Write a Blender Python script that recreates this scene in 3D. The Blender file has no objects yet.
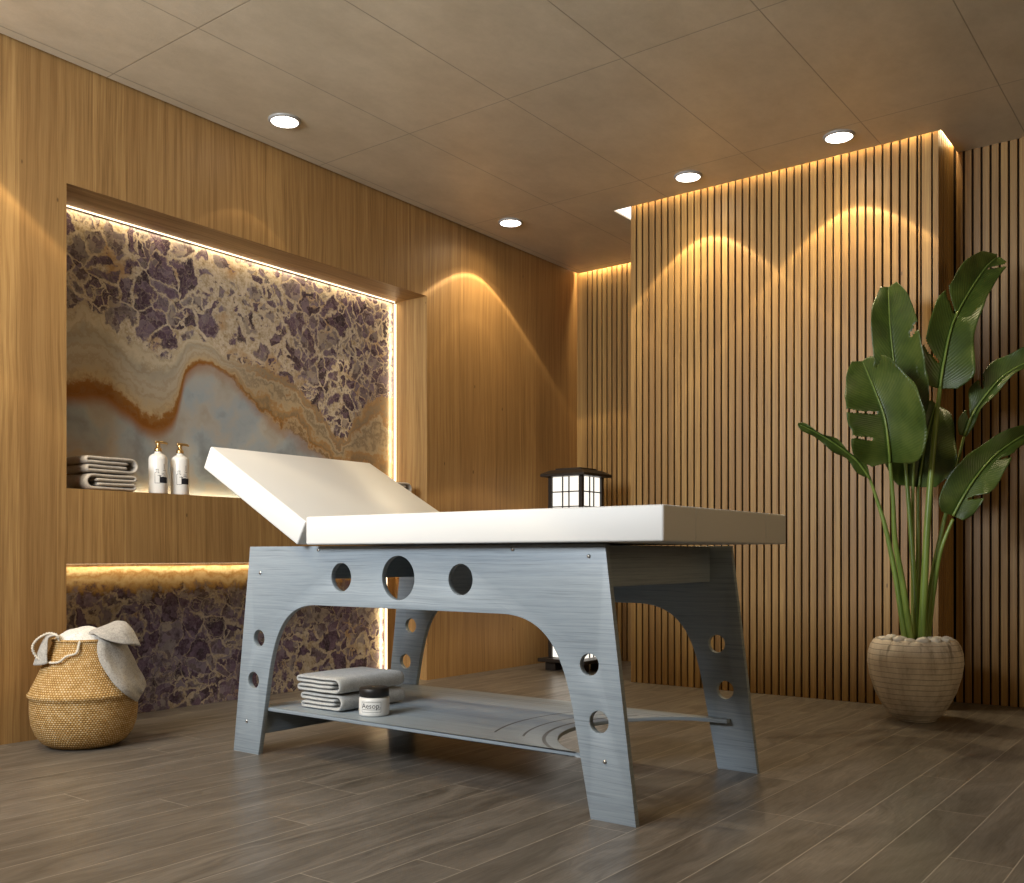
import bpy, bmesh, math, random
from mathutils import Vector, Matrix, noise as mnoise
random.seed(7)
PI = math.pi
sc = bpy.context.scene
COL = sc.collection

# ------------------------------------------------------------------ camera
F = 978.0; TH = math.atan(741 / 978.0); CT, ST = math.cos(TH), math.sin(TH); HC = 0.67
cam_d = bpy.data.cameras.new('camera'); cam = bpy.data.objects.new('camera', cam_d); COL.objects.link(cam)
cam.location = (0, 0, HC); cam.rotation_euler = (PI / 2, 0, TH)
cam_d.sensor_fit = 'HORIZONTAL'; cam_d.sensor_width = 36; cam_d.lens = F / 1024 * 36
cam_d.shift_y = (555 - 441.5) / 1024; cam_d.clip_start = 0.02
sc.camera = cam

def ray(u, v):
    a = (u - 512) / F
    return Vector((a * CT - ST, a * ST + CT, (555 - v) / F))
def at_y(u, v, Y):            # the point of the photo on the upright plane at that Y
    d = ray(u, v); t = Y / d.y
    return Vector((d.x * t, Y, HC + d.z * t))

# ------------------------------------------------------------------ node helper
class NT:
    def __init__(s, name):
        s.m = bpy.data.materials.new(name); s.m.use_nodes = True
        s.t = s.m.node_tree; s.t.nodes.clear()
        s.out = s.t.nodes.new('ShaderNodeOutputMaterial')
        s._obj = None
    def n(s, typ, **kw):
        nd = s.t.nodes.new(typ)
        for k, v in kw.items(): setattr(nd, k, v)
        return nd
    def put(s, sock, v):
        if v is None: return
        if isinstance(v, bpy.types.NodeSocket): s.t.links.new(v, sock)
        else:
            if sock.type == 'RGBA' and hasattr(v, '__len__') and len(v) == 3: v = (*v, 1)
            sock.default_value = v
    @property
    def obj(s):
        if s._obj is None: s._obj = s.n('ShaderNodeTexCoord').outputs['Object']
        return s._obj
    def sep(s, v):
        nd = s.n('ShaderNodeSeparateXYZ'); s.put(nd.inputs[0], v); return nd.outputs
    def comb(s, x=0., y=0., z=0.):
        nd = s.n('ShaderNodeCombineXYZ')
        for i, v in enumerate((x, y, z)): s.put(nd.inputs[i], v)
        return nd.outputs[0]
    def math(s, op, a, b=None, c=None, clamp=False):
        nd = s.n('ShaderNodeMath', operation=op, use_clamp=clamp)
        s.put(nd.inputs[0], a); s.put(nd.inputs[1], b); s.put(nd.inputs[2], c); return nd.outputs[0]
    def vmul(s, v, k):
        nd = s.n('ShaderNodeVectorMath', operation='MULTIPLY'); s.put(nd.inputs[0], v); s.put(nd.inputs[1], k); return nd.outputs[0]
    def vadd(s, v, k):
        nd = s.n('ShaderNodeVectorMath', operation='ADD'); s.put(nd.inputs[0], v); s.put(nd.inputs[1], k); return nd.outputs[0]
    def noise(s, v, scale, detail=4, rough=.55, dist=0., col=False):
        nd = s.n('ShaderNodeTexNoise'); s.put(nd.inputs['Vector'], v)
        for k, x in (('Scale', scale), ('Detail', detail), ('Roughness', rough), ('Distortion', dist)): s.put(nd.inputs[k], x)
        return nd.outputs['Color' if col else 'Fac']
    def vor(s, v, scale, feature='F1', out='Distance', rnd=1.):
        nd = s.n('ShaderNodeTexVoronoi', feature=feature); s.put(nd.inputs['Vector'], v); s.put(nd.inputs['Scale'], scale)
        s.put(nd.inputs['Randomness'], rnd); return nd.outputs[out]
    def white(s, v):
        nd = s.n('ShaderNodeTexWhiteNoise', noise_dimensions='3D'); s.put(nd.inputs['Vector'], v); return nd.outputs['Value']
    def ramp(s, f, stops, interp='LINEAR'):
        nd = s.n('ShaderNodeValToRGB'); r = nd.color_ramp; r.interpolation = interp
        while len(r.elements) < len(stops): r.elements.new(.5)
        for e, (p, c) in zip(r.elements, stops):
            e.position = p; e.color = (*c, 1) if hasattr(c, '__len__') else (c, c, c, 1)
        s.put(nd.inputs[0], f); return nd.outputs[0]
    def mix(s, f, a, b, blend='MIX'):
        nd = s.n('ShaderNodeMix', data_type='RGBA', blend_type=blend)
        s.put(nd.inputs[0], f); s.put(nd.inputs[6], a); s.put(nd.inputs[7], b); return nd.outputs[2]
    def mapr(s, v, a, b, c=0., d=1., smooth=False):
        nd = s.n('ShaderNodeMapRange', interpolation_type='SMOOTHSTEP' if smooth else 'LINEAR')
        for i, x in enumerate((v, a, b, c, d)): s.put(nd.inputs[i], x)
        return nd.outputs[0]
    def curve(s, v, pts):          # pts in 0..1
        nd = s.n('ShaderNodeFloatCurve'); c = nd.mapping.curves[0]; nd.mapping.use_clip = False
        while len(c.points) < len(pts): c.points.new(.5, .5)
        for p, (x, y) in zip(c.points, pts): p.location = (x, y); p.handle_type = 'AUTO_CLAMPED'
        nd.mapping.update(); s.put(nd.inputs['Value'], v); return nd.outputs[0]
    def bump(s, h, strength=.3, dist=.002, normal=None):
        nd = s.n('ShaderNodeBump'); s.put(nd.inputs['Height'], h); s.put(nd.inputs['Strength'], strength)
        s.put(nd.inputs['Distance'], dist); s.put(nd.inputs['Normal'], normal); return nd.outputs[0]
    def bsdf(s, color, rough=.5, normal=None, spec=.5, metal=0., **kw):
        nd = s.n('ShaderNodeBsdfPrincipled'); s.put(nd.inputs['Base Color'], color); s.put(nd.inputs['Roughness'], rough)
        s.put(nd.inputs['Specular IOR Level'], spec); s.put(nd.inputs['Metallic'], metal); s.put(nd.inputs['Normal'], normal)
        for k, v in kw.items(): s.put(nd.inputs[k], v)
        s.t.links.new(nd.outputs[0], s.out.inputs[0]); return s.m

def mat_plain(name, c, rough=.5, spec=.5, metal=0., nscale=40., nvar=.12, bump=0.):
    t = NT(name); n = t.noise(t.obj, nscale, 4)
    col = t.mix(n, tuple(x * (1 - nvar) for x in c), tuple(min(1, x * (1 + nvar)) for x in c))
    return t.bsdf(col, rough, t.bump(n, bump, .002) if bump else None, spec, metal)
def mat_emit(name, c, k):
    t = NT(name); e = t.n('ShaderNodeEmission'); t.put(e.inputs[0], c); t.put(e.inputs[1], k)
    t.t.links.new(e.outputs[0], t.out.inputs[0]); return t.m

def mat_veneer():
    t = NT('walnut_veneer'); x, y, z = t.sep(t.obj)[:3]
    flat = t.math('GREATER_THAN', t.math('ABSOLUTE', t.sep(t.n('ShaderNodeNewGeometry').outputs['Normal'])[2]), .6)   # undersides: grain runs along the wall
    def sel(a, b): return t.math('ADD', t.math('MULTIPLY', a, t.math('SUBTRACT', 1., flat)), t.math('MULTIPLY', b, flat))
    h = sel(t.math('ADD', y, x), x); z = sel(z, y)
    wob = t.noise(t.comb(h, 0., z), 1.3, 2)
    hh = t.math('ADD', h, t.math('MULTIPLY', wob, .05))
    leaf = t.math('FLOOR', t.math('DIVIDE', t.math('ADD', h, t.math('MULTIPLY', t.white(t.comb(t.math('FLOOR', t.math('DIVIDE', h, .31)))), .08)), .137))
    r = t.white(t.comb(leaf, 3.3, 0.))
    g1 = t.noise(t.comb(t.math('MULTIPLY', hh, 52.), t.math('MULTIPLY', r, 40.), t.math('MULTIPLY', z, 1.1)), 1., 5, .6)
    g2 = t.noise(t.comb(t.math('MULTIPLY', hh, 210.), 0., t.math('MULTIPLY', z, 4.)), 1., 3, .6)
    g = t.math('ADD', t.math('MULTIPLY', g1, .6), t.math('MULTIPLY', g2, .4))
    col = t.ramp(g, [(.3, (.15, .076, .026)), (.44, (.30, .166, .058)), (.56, (.41, .240, .088)), (.72, (.52, .320, .130))])
    col = t.mix(t.math('MULTIPLY', r, .55), col, (.25, .132, .046))
    kn = t.vor(t.comb(t.math('MULTIPLY', h, 9.), 0., t.math('MULTIPLY', z, 4.)), 1.)
    col = t.mix(t.mapr(kn, .03, .05, .75, 0.), col, (.07, .035, .015))
    return t.bsdf(col, .52, t.bump(g2, .12, .001), .35)
def mat_slat():
    t = NT('oak_slat_wood'); x, y, z = t.sep(t.obj)[:3]
    h = t.math('ADD', x, y)
    r = t.white(t.comb(t.math('FLOOR', t.math('DIVIDE', t.math('ADD', x, 5.0), .0371)), t.math('FLOOR', t.math('DIVIDE', y, .2)), 0.))
    g1 = t.noise(t.comb(t.math('MULTIPLY', h, 60.), t.math('MULTIPLY', r, 60.), t.math('MULTIPLY', z, 1.4)), 1., 5, .6)
    g2 = t.noise(t.comb(t.math('MULTIPLY', h, 300.), r, t.math('MULTIPLY', z, 6.)), 1., 3, .6)
    g = t.math('ADD', t.math('MULTIPLY', g1, .65), t.math('MULTIPLY', g2, .35))
    col = t.ramp(g, [(.3, (.18, .096, .028)), (.5, (.33, .19, .060)), (.7, (.48, .30, .100))])
    col = t.mix(t.math('MULTIPLY', r, .6), col, (.17, .084, .026))
    kn = t.vor(t.comb(t.math('MULTIPLY', h, 14.), 0., t.math('MULTIPLY', z, 4.)), 1.)
    col = t.mix(t.mapr(kn, .03, .055, .8, 0.), col, (.05, .025, .012))
    return t.bsdf(col, .45, t.bump(g2, .15, .001), .35)
def mat_floor():
    t = NT('smoked_oak_plank'); x, y, z = t.sep(t.obj)[:3]
    W = .1325
    px = t.math('DIVIDE', t.math('ADD', x, .805 + 40 * W), W); i = t.math('FLOOR', px); fx = t.math('FRACT', px)
    off = t.math('MULTIPLY', t.white(t.comb(i, 1.7, 0.)), 1.35)
    py = t.math('DIVIDE', t.math('ADD', y, t.math('ADD', off, 9.)), 1.35); j = t.math('FLOOR', py); fy = t.math('FRACT', py)
    r = t.white(t.comb(i, j, .5))
    wob = t.noise(t.comb(t.math('MULTIPLY', x, 5.), t.math('MULTIPLY', y, 1.6), t.math('MULTIPLY', r, 30.)), 1., 3, .5)
    g1 = t.noise(t.comb(t.math('ADD', t.math('MULTIPLY', x, 22.), t.math('MULTIPLY', wob, 7.)), t.math('MULTIPLY', y, 2.2), t.math('MULTIPLY', r, 50.)), 1., 5, .62)
    g2 = t.noise(t.comb(t.math('MULTIPLY', x, 230.), t.math('MULTIPLY', y, 12.), r), 1., 3, .6)
    g = t.math('ADD', t.math('MULTIPLY', g1, .7), t.math('MULTIPLY', g2, .3))
    col = t.ramp(g, [(.34, (.072, .062, .050)), (.5, (.138, .121, .101)), (.66, (.219, .194, .165))])
    col = t.mix(t.math('MULTIPLY', r, .4), col, (.096, .082, .066))
    e1 = t.math('MINIMUM', fx, t.math('SUBTRACT', 1., fx)); e2 = t.math('MULTIPLY', t.math('MINIMUM', fy, t.math('SUBTRACT', 1., fy)), 1.35 / W)
    e = t.math('MINIMUM', e1, e2)
    seam = t.mapr(e, .004, .014, 1., 0.)
    col = t.mix(t.math('MULTIPLY', seam, .9), col, (.38, .335, .275))
    h = t.math('SUBTRACT', t.math('MULTIPLY', g, .5), t.math('MULTIPLY', seam, .6))
    return t.bsdf(col, t.mapr(g, .3, .7, .40, .29), t.bump(h, .22, .0015), .5)
def mat_ceiling():
    t = NT('plaster_ceiling_panel'); x, y, z = t.sep(t.obj)[:3]
    fx = t.math('FRACT', t.math('DIVIDE', t.math('ADD', x, 2.92 + .533 * 20), .533)); fy = t.math('FRACT', t.math('DIVIDE', t.math('ADD', y, -2.05 + 1.067 * 20), 1.067))
    ex = t.math('MULTIPLY', t.math('MINIMUM', fx, t.math('SUBTRACT', 1., fx)), .533); ey = t.math('MULTIPLY', t.math('MINIMUM', fy, t.math('SUBTRACT', 1., fy)), 1.067)
    e = t.math('MINIMUM', ex, ey)
    seam = t.mapr(e, .0012, .0032, 1., 0.)
    n = t.noise(t.vmul(t.obj, (1.6, 1., 1.)), 3.0, 8, .75); n2 = t.noise(t.obj, 90., 3, .7)
    col = t.ramp(n, [(.34, (.52, .45, .335)), (.66, (.64, .56, .43))])
    col = t.mix(t.math('MULTIPLY', seam, .55), col, (.12, .095, .065))
    return t.bsdf(col, .38, t.bump(t.math('SUBTRACT', n2, t.math('MULTIPLY', seam, 2.)), .25, .0016), .45)
def curve_pts(L, y0, y1, z0, z1): return [((a - y0) / (y1 - y0), (b - z0) / (z1 - z0)) for a, b in L]
def mat_slab():
    t = NT('amethyst_agate_slab'); x, y, z = t.sep(t.obj)[:3]
    Y0, Y1, Z0, Z1 = 1.88, 3.90, .85, 2.10
    yn = t.mapr(y, Y0, Y1); p = t.comb(0., y, z)
    wv = t.noise(p, 4.5, 6, .6, col=True); w = t.vadd(wv, (-.5, -.5, -.5))
    big = t.noise(p, 7., 6, .62); fine = t.noise(p, 26., 6, .7); vfine = t.noise(p, 90., 4, .7)
    cz = t.mapr(t.curve(yn, curve_pts([(1.88, 1.62), (2.02, 1.62), (2.12, 1.67), (2.25, 1.6), (2.33, 1.55), (2.47, 1.53), (2.54, 1.6), (2.63, 1.64), (2.84, 1.57), (3.0, 1.56), (3.17, 1.51), (3.32, 1.41), (3.51, 1.28), (3.60, 1.42), (3.83, 1.52), (3.9, 1.52)], Y0, Y1, Z0, Z1)), 0., 1., Z0, Z1)
    gz = t.mapr(t.curve(yn, curve_pts([(1.88, 1.32), (2.02, 1.31), (2.16, 1.33), (2.28, 1.28), (2.41, 1.22), (2.49, 1.25), (2.54, 1.36), (2.585, 1.49), (2.67, 1.53), (2.84, 1.46), (2.98, 1.36), (3.17, 1.27), (3.32, 1.19), (3.45, 1.12), (3.83, 1.0), (3.9, .98)], Y0, Y1, Z0, Z1)), 0., 1., Z0, Z1)
    zc = t.math('ADD', z, t.math('MULTIPLY', t.math('SUBTRACT', t.math('ADD', big, fine), 1.), .16))
    rough_right = t.mapr(y, 2.55, 2.95, .03, .17)
    zg = t.math('ADD', z, t.math('MULTIPLY', t.math('SUBTRACT', big, .5), rough_right))
    m_c = t.mapr(t.math('SUBTRACT', zc, cz), -.012, .012, smooth=True)
    # crystals
    w2 = t.vadd(t.noise(p, 21., 4, .6, col=True), (-.5, -.5, -.5))
    pc = t.vadd(t.vadd(p, t.vmul(w, (.20, .20, .20))), t.vmul(w2, (.028, .028, .028)))
    fl = t.noise(p, 3.0, 3); pick = t.math('GREATER_THAN', t.noise(p, 4.0, 2), t.mapr(y, 2.0, 3.8, .62, .45))
    def cells(k, off):
        q = t.vadd(pc, off); c = t.sep(t.vor(q, k, 'F1', 'Color'))
        return t.math('MULTIPLY', t.vor(q, k, 'DISTANCE_TO_EDGE'), 1.), c[0], c[1]
    e_a, ra_, rb_ = cells(9.5, (0, 0, 0)); e_b, rc_, rd_ = cells(17., (0, 3.1, 1.7))
    def pk(a, b): return t.math('ADD', t.math('MULTIPLY', a, t.math('SUBTRACT', 1., pick)), t.math('MULTIPLY', b, pick))
    ed = pk(e_a, e_b); cr = pk(ra_, rc_); cr2 = pk(rb_, rd_)
    ed2 = t.vor(t.vadd(pc, (0, 1.1, .7)), 30., 'DISTANCE_TO_EDGE'); cc2 = t.sep(t.vor(t.vadd(pc, (0, 1.1, .7)), 30., 'F1', 'Color'))[0]
    body = t.ramp(t.math('ADD', t.math('MULTIPLY', cr, .6), t.math('MULTIPLY', cc2, .4)),
                  [(.12, (.040, .028, .040)), (.3, (.085, .052, .085)), (.45, (.145, .10, .150)), (.58, (.22, .18, .22)), (.68, (.10, .07, .075)), (.8, (.27, .235, .235)), (.95, (.36, .30, .23))])
    body = t.mix(t.mapr(vfine, .45, .62, 0., .45), body, t.mix(.5, body, (.33, .28, .31)))
    body = t.mix(t.mapr(fine, .50, .66, 0., .7), body, (.035, .022, .030))
    vein = t.ramp(t.math('ADD', t.math('MULTIPLY', fine, .65), t.math('MULTIPLY', vfine, .45)), [(.36, (.17, .12, .07)), (.46, (.37, .29, .185)), (.56, (.55, .47, .36)), (.72, (.68, .61, .50))])
    vein = t.mix(t.mapr(t.noise(p, 5.5, 4), .55, .68, 0., .7), vein, (.40, .23, .09))
    cream = t.math('ADD', t.mapr(t.math('ABSOLUTE', t.math('SUBTRACT', y, 2.84)), .0, .42, .11, 0., True), t.mapr(fl, .42, .7, .0, .10))
    thr = t.math('ADD', .030, cream)
    rag = t.math('ADD', ed, t.math('MULTIPLY', t.math('SUBTRACT', fine, .5), .17))
    vm = t.mapr(t.math('SUBTRACT', rag, thr), -.03, .03, 1., 0.)
    crys = t.mix(vm, body, vein)
    crys = t.mix(t.mapr(ed2, .015, .05, .5, 0.), crys, t.mix(.5, crys, vein))
    # bands between the crystals and the agate pool
    tt = t.math('DIVIDE', t.math('SUBTRACT', zg, gz), t.math('MAXIMUM', t.math('SUBTRACT', cz, gz), .05))
    tb = t.math('ADD', tt, t.math('MULTIPLY', t.math('SUBTRACT', fine, .5), .35))
    band = t.ramp(tb, [(.0, (.23, .085, .018)), (.13, (.27, .12, .03)), (.2, (.48, .36, .21)), (.36, (.42, .35, .25)), (.55, (.44, .385, .30)), (.72, (.35, .315, .25)), (.88, (.52, .455, .34)), (1., (.46, .40, .30))])
    lines = t.math('SINE', t.math('MULTIPLY', t.math('ADD', tb, t.math('MULTIPLY', big, .8)), 34.))
    band = t.mix(t.mapr(lines, .1, 1., 0., .28), band, (.26, .17, .08))
    right = t.mapr(y, 2.62, 3.05, 0., 1., True)
    bandr = t.ramp(t.math('FRACT', t.math('ADD', t.math('MULTIPLY', tb, 1.6), t.math('MULTIPLY', big, 1.3))), [(.0, (.15, .105, .06)), (.25, (.33, .17, .05)), (.4, (.38, .29, .17)), (.6, (.18, .13, .075)), (.75, (.42, .33, .21)), (.9, (.27, .13, .035)), (1., (.15, .105, .06))])
    band = t.mix(right, band, t.mix(.25, bandr, band))
    # agate pool
    pool = t.ramp(t.noise(t.vadd(p, t.vmul(w, (.25, .25, .25))), 4.2, 3, .5), [(.32, (.22, .25, .265)), (.46, (.33, .38, .415)), (.56, (.40, .39, .36)), (.7, (.33, .285, .225))])
    low = t.math('MULTIPLY', t.mapr(y, 2.0, 2.5, 1., 0., True), t.mapr(z, 1.0, 1.2, 1., .2, True))
    pool = t.mix(t.math('MULTIPLY', low, t.mapr(big, .4, .6, .5, .95)), pool, (.36, .22, .10))
    dpool = t.math('SUBTRACT', gz, zg)
    rim = t.math('MULTIPLY', t.mapr(dpool, 0., .075, 1., 0., True), t.mapr(y, 2.5, 2.7, 1., .45))
    pool = t.mix(rim, pool, (.27, .11, .028))
    base = t.mix(t.mapr(dpool, -.004, .010), band, pool)
    base = t.mix(1., base, (1.12, 1.12, 1.12), 'MULTIPLY')
    col = t.mix(m_c, base, crys)
    # foot of the slab: gold banded crust over dark crystals
    l_b = t.math('ADD', z, t.math('MULTIPLY', t.math('SUBTRACT', t.math('ADD', big, fine), 1.), .20))
    gold = t.ramp(t.math('ADD', t.mapr(z, .50, .66), t.math('ADD', t.math('MULTIPLY', t.math('SUBTRACT', big, .5), .9), t.math('MULTIPLY', t.math('SUBTRACT', fine, .5), .35))), [(.1, (.13, .075, .03)), (.28, (.36, .22, .085)), (.42, (.50, .38, .21)), (.55, (.33, .20, .08)), (.68, (.55, .44, .27)), (.8, (.42, .27, .11)), (.92, (.60, .50, .33))])
    dark = t.mix(t.mapr(t.math('SUBTRACT', rag, t.math('ADD', .012, t.mapr(fl, .45, .7, 0., .13))), -.03, .03, 1., 0.), t.mix(.12, body, (.03, .018, .024)), t.mix(.35, vein, (.12, .08, .05)))
    ring = t.math('MULTIPLY', t.mapr(t.math('ABSOLUTE', t.math('SUBTRACT', ed, .11)), .012, .022, 1., 0.), t.math('GREATER_THAN', cr2, .80))
    dark = t.mix(t.math('MULTIPLY', ring, .7), dark, (.30, .25, .19))
    lowc = t.mix(t.mapr(t.math('SUBTRACT', l_b, .525), -.02, .03, smooth=True), dark, gold)
    col = t.mix(t.math('LESS_THAN', z, .78), col, lowc)
    return t.bsdf(col, .22, t.bump(fine, .05, .001), .45)
def mat_board():
    t = NT('grey_blue_stained_plywood'); x, y, z = t.sep(t.obj)[:3]
    wob = t.noise(t.comb(t.math('MULTIPLY', x, 2.2), 0., t.math('MULTIPLY', z, 5.)), 1., 2)
    flat = t.math('GREATER_THAN', t.math('ABSOLUTE', t.sep(t.n('ShaderNodeNewGeometry').outputs['Normal'])[2]), .6)
    v = t.math('ADD', t.math('ADD', z, t.math('MULTIPLY', t.math('MULTIPLY', y, .8), flat)), t.math('MULTIPLY', wob, .022))
    x = t.math('ADD', x, y)
    g1 = t.noise(t.comb(t.math('MULTIPLY', x, 1.6), 0., t.math('MULTIPLY', v, 150.)), 1., 5, .6)
    g2 = t.noise(t.comb(t.math('MULTIPLY', x, 14.), 3., t.math('MULTIPLY', v, 520.)), 1., 3, .65)
    g = t.math('ADD', t.math('MULTIPLY', g1, .6), t.math('MULTIPLY', g2, .4))
    n3 = t.noise(t.comb(t.math('MULTIPLY', x, 3.5), 7., t.math('MULTIPLY', v, 300.)), 1., 2, .5)
    col = t.ramp(g, [(.27, (.095, .118, .14)), (.38, (.215, .255, .292)), (.52, (.265, .312, .352)), (.75, (.325, .372, .41))])
    col = t.mix(t.mapr(n3, .56, .70, 0., .5), col, (.085, .105, .125))
    return t, col, g2, g
def mat_board_plain():
    t, col, g2, g = mat_board()
    return t.bsdf(col, .42, t.bump(g2, .15, .001), .45)
def mat_shelf():
    t, col, g2, g = mat_board(); t.m.name = 'grey_blue_grooved_shelf'
    x, y, z = t.sep(t.obj)[:3]
    dx = t.math('ADD', x, 1.22); dy = t.math('SUBTRACT', y, 2.46)
    d = t.math('SQRT', t.math('ADD', t.math('MULTIPLY', dx, dx), t.math('MULTIPLY', dy, dy)))
    gr = 0.
    for r, wd in ((.425, .0065), (.485, .0045), (.575, .0042)):
        gr = t.math('MAXIMUM', gr, t.mapr(t.math('ABSOLUTE', t.math('SUBTRACT', d, r)), wd * .6, wd, 1., 0.))
    gr = t.math('MULTIPLY', gr, t.math('MULTIPLY', t.math('LESS_THAN', y, 2.72), t.math('MAXIMUM', t.math('LESS_THAN', d, .45), t.math('GREATER_THAN', y, 2.215))))
    for yy in (2.735, 2.765): gr = t.math('MAXIMUM', gr, t.mapr(t.math('ABSOLUTE', t.math('SUBTRACT', y, yy)), .0015, .003, .7, 0.))
    gr = t.math('MULTIPLY', gr, t.math('GREATER_THAN', t.sep(t.n('ShaderNodeNewGeometry').outputs['Normal'])[2], .9))
    col = t.mix(t.math('MULTIPLY', gr, .9), col, (.02, .02, .022))
    return t.bsdf(col, .36, t.bump(t.math('SUBTRACT', g2, t.math('MULTIPLY', gr, 3.)), .2, .001), .5)
def mat_leather():
    t = NT('cream_leatherette'); n = t.noise(t.obj, 260., 3, .6); b = t.vor(t.obj, 420.)
    col = t.mix(t.noise(t.obj, 3., 3), (.64, .635, .615), (.68, .675, .655))
    return t.bsdf(col, .48, t.bump(t.math('ADD', n, b), .05, .0006), .4)
def mat_wicker():
    t = NT('woven_seagrass'); x, y, z = t.sep(t.obj)[:3]
    cx, cy = -3.296, 1.845
    th = t.math('ARCTAN2', t.math('SUBTRACT', y, cy), t.math('SUBTRACT', x, cx))
    u = t.math('MULTIPLY', th, 104 / (2 * PI)); v = t.math('MULTIPLY', z, 136.)
    row = t.math('FLOOR', v); uu = t.math('ADD', u, t.math('MULTIPLY', t.math('MODULO', row, 2.), .5))
    su = t.math('ABSOLUTE', t.math('SINE', t.math('MULTIPLY', uu, PI))); sv = t.math('ABSOLUTE', t.math('SINE', t.math('MULTIPLY', v, PI)))
    h = t.math('MULTIPLY', su, sv)
    rnd = t.white(t.comb(t.math('FLOOR', uu), row, 0.))
    col = t.ramp(t.math('ADD', t.math('MULTIPLY', h, .75), t.math('MULTIPLY', rnd, .25)), [(.05, (.20, .10, .025)), (.35, (.45, .255, .075)), (.65, (.60, .37, .13)), (.9, (.70, .49, .23))])
    lo = t.mapr(t.math('ADD', z, t.math('MULTIPLY', t.noise(t.obj, 6., 3), .05)), .06, .2, 0., 1.)
    col = t.mix(t.math('MULTIPLY', t.mapr(rnd, .35, .8, .15, .8), t.mapr(h, .55, .9)), col, (.72, .62, .46))
    return t.bsdf(col, .65, t.bump(h, .7, .003), .25)
def mat_cloth(name, c, scale=420., b=.5):
    t = NT(name); n = t.noise(t.obj, scale, 2, .7); n2 = t.noise(t.obj, 60., 4)
    f = t.math('ADD', t.math('MULTIPLY', n, .7), t.math('MULTIPLY', n2, .3))
    col = t.ramp(f, [(.32, tuple(x * .62 for x in c)), (.5, c), (.68, tuple(min(.9, x * 1.25) for x in c))])
    return t.bsdf(col, .9, t.bump(f, b, .003), .15, **{'Sheen Weight': .25})
def mat_pot():
    t = NT('weathered_ribbed_ceramic'); x, y, z = t.sep(t.obj)[:3]
    zz = t.math('ADD', z, t.math('MULTIPLY', t.noise(t.obj, 9., 2), .006))
    g = t.math('ABSOLUTE', t.math('SUBTRACT', t.math('FRACT', t.math('MULTIPLY', zz, 46.)), .5))
    line = t.mapr(g, .0, .09, 1., 0.)
    st = t.noise(t.comb(t.math('MULTIPLY', x, 14.), t.math('MULTIPLY', y, 14.), t.math('MULTIPLY', z, 5.)), 1., 5, .65)
    col = t.ramp(st, [(.3, (.31, .265, .205)), (.45, (.53, .46, .37)), (.6, (.66, .59, .49)), (.75, (.56, .50, .41))])
    gr = t.noise(t.comb(t.math('MULTIPLY', x, 30.), t.math('MULTIPLY', y, 30.), t.math('MULTIPLY', z, 2.5)), 1., 3)
    top = t.mapr(z, .20, .33, 0., 1.)
    col = t.mix(t.math('MULTIPLY', t.mapr(gr, .58, .68, 0., .8), top), col, (.10, .08, .06))
    col = t.mix(t.math('MULTIPLY', line, .7), col, (.10, .085, .065))
    return t.bsdf(col, .6, t.bump(t.math('SUBTRACT', st, line), .5, .004), .3)
def mat_leaf():
    t = NT('glossy_banana_leaf'); uv = t.n('ShaderNodeTexCoord').outputs['UV']; u, v, _ = t.sep(uv)[:3]
    a = t.math('ABSOLUTE', u)
    vein = t.math('SINE', t.math('MULTIPLY', t.math('ADD', v, t.math('MULTIPLY', a, -.16)), 260.))
    n = t.noise(t.obj, 9., 3)
    col = t.ramp(t.math('ADD', n, t.math('MULTIPLY', vein, .05)), [(.32, (.030, .050, .008)), (.52, (.052, .084, .012)), (.72, (.088, .122, .022))])
    col = t.mix(t.mapr(a, .02, .06, .85, 0.), col, (.12, .18, .05))
    return t.bsdf(col, .40, t.bump(vein, .18, .002), .4)
def mat_stem():
    t = NT('green_stalk'); n = t.noise(t.vmul(t.obj, (60., 60., 3.)), 1., 3)
    return t.bsdf(t.ramp(n, [(.3, (.115, .18, .030)), (.7, (.22, .30, .06))]), .38, None, .45)

M = dict(
    veneer=mat_veneer(), slat=mat_slat(), floor=mat_floor(), ceiling=mat_ceiling(), slab=mat_slab(),
    board=mat_board_plain(), shelf=mat_shelf(), leather=mat_leather(), wicker=mat_wicker(), pot=mat_pot(), leaf=mat_leaf(), stem=mat_stem(),
    felt=mat_plain('black_felt_backing', (.02, .015, .011), .95, .1), black=mat_plain('blackened_wood', (.020, .014, .010), .45, .4),
    void=mat_plain('dark_void_board', (.03, .025, .02), .9, .1),
    plaster=mat_plain('painted_plaster', (.14, .11, .08), .8, .2), steel=mat_plain('brushed_steel', (.55, .53, .50), .3, .5, 1.),
    ring=mat_plain('grey_anodised_ring', (.30, .29, .27), .4, .5), greytowel=mat_cloth('grey_waffle_towelling', (.47, .47, .455)),
    beigetowel=mat_cloth('taupe_towelling', (.44, .385, .32)), throw=mat_cloth('speckled_linen_throw', (.42, .395, .36), 190., .9),
    whitecloth=mat_cloth('white_cotton', (.74, .71, .66), 300., .25), rope=mat_cloth('cream_rope', (.66, .60, .50), 300., .4),
    jarwhite=mat_plain('white_glazed_jar', (.74, .72, .68), .3, .5, 0., 40, .03), lid=mat_plain('black_lid_plastic', (.014, .012, .011), .45, .4),
    label=mat_plain('pale_label_paper', (.72, .71, .68), .7, .3, 0., 60, .03), ink=mat_plain('dark_ink', (.02, .02, .025), .7, .2),
    bottle=mat_plain('white_bottle_plastic', (.78, .755, .71), .25, .5, 0., 30, .03), gold=mat_plain('brushed_brass', (.62, .42, .19), .3, .5, 1.),
    pebble=mat_plain('white_pebble', (.62, .59, .53), .6, .4, 0., 20, .2, .3), soil=mat_plain('dark_potting_soil', (.03, .022, .015), .95, .1, 0., 60, .5, 1.),
    glass=None)
_t = NT('clear_window_glass'); M['glass'] = _t.bsdf((1, 1, 1), .02, None, .5, 0., **{'Transmission Weight': 1.0, 'IOR': 1.1})
WARM = (1.0, .56, .20)
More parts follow.
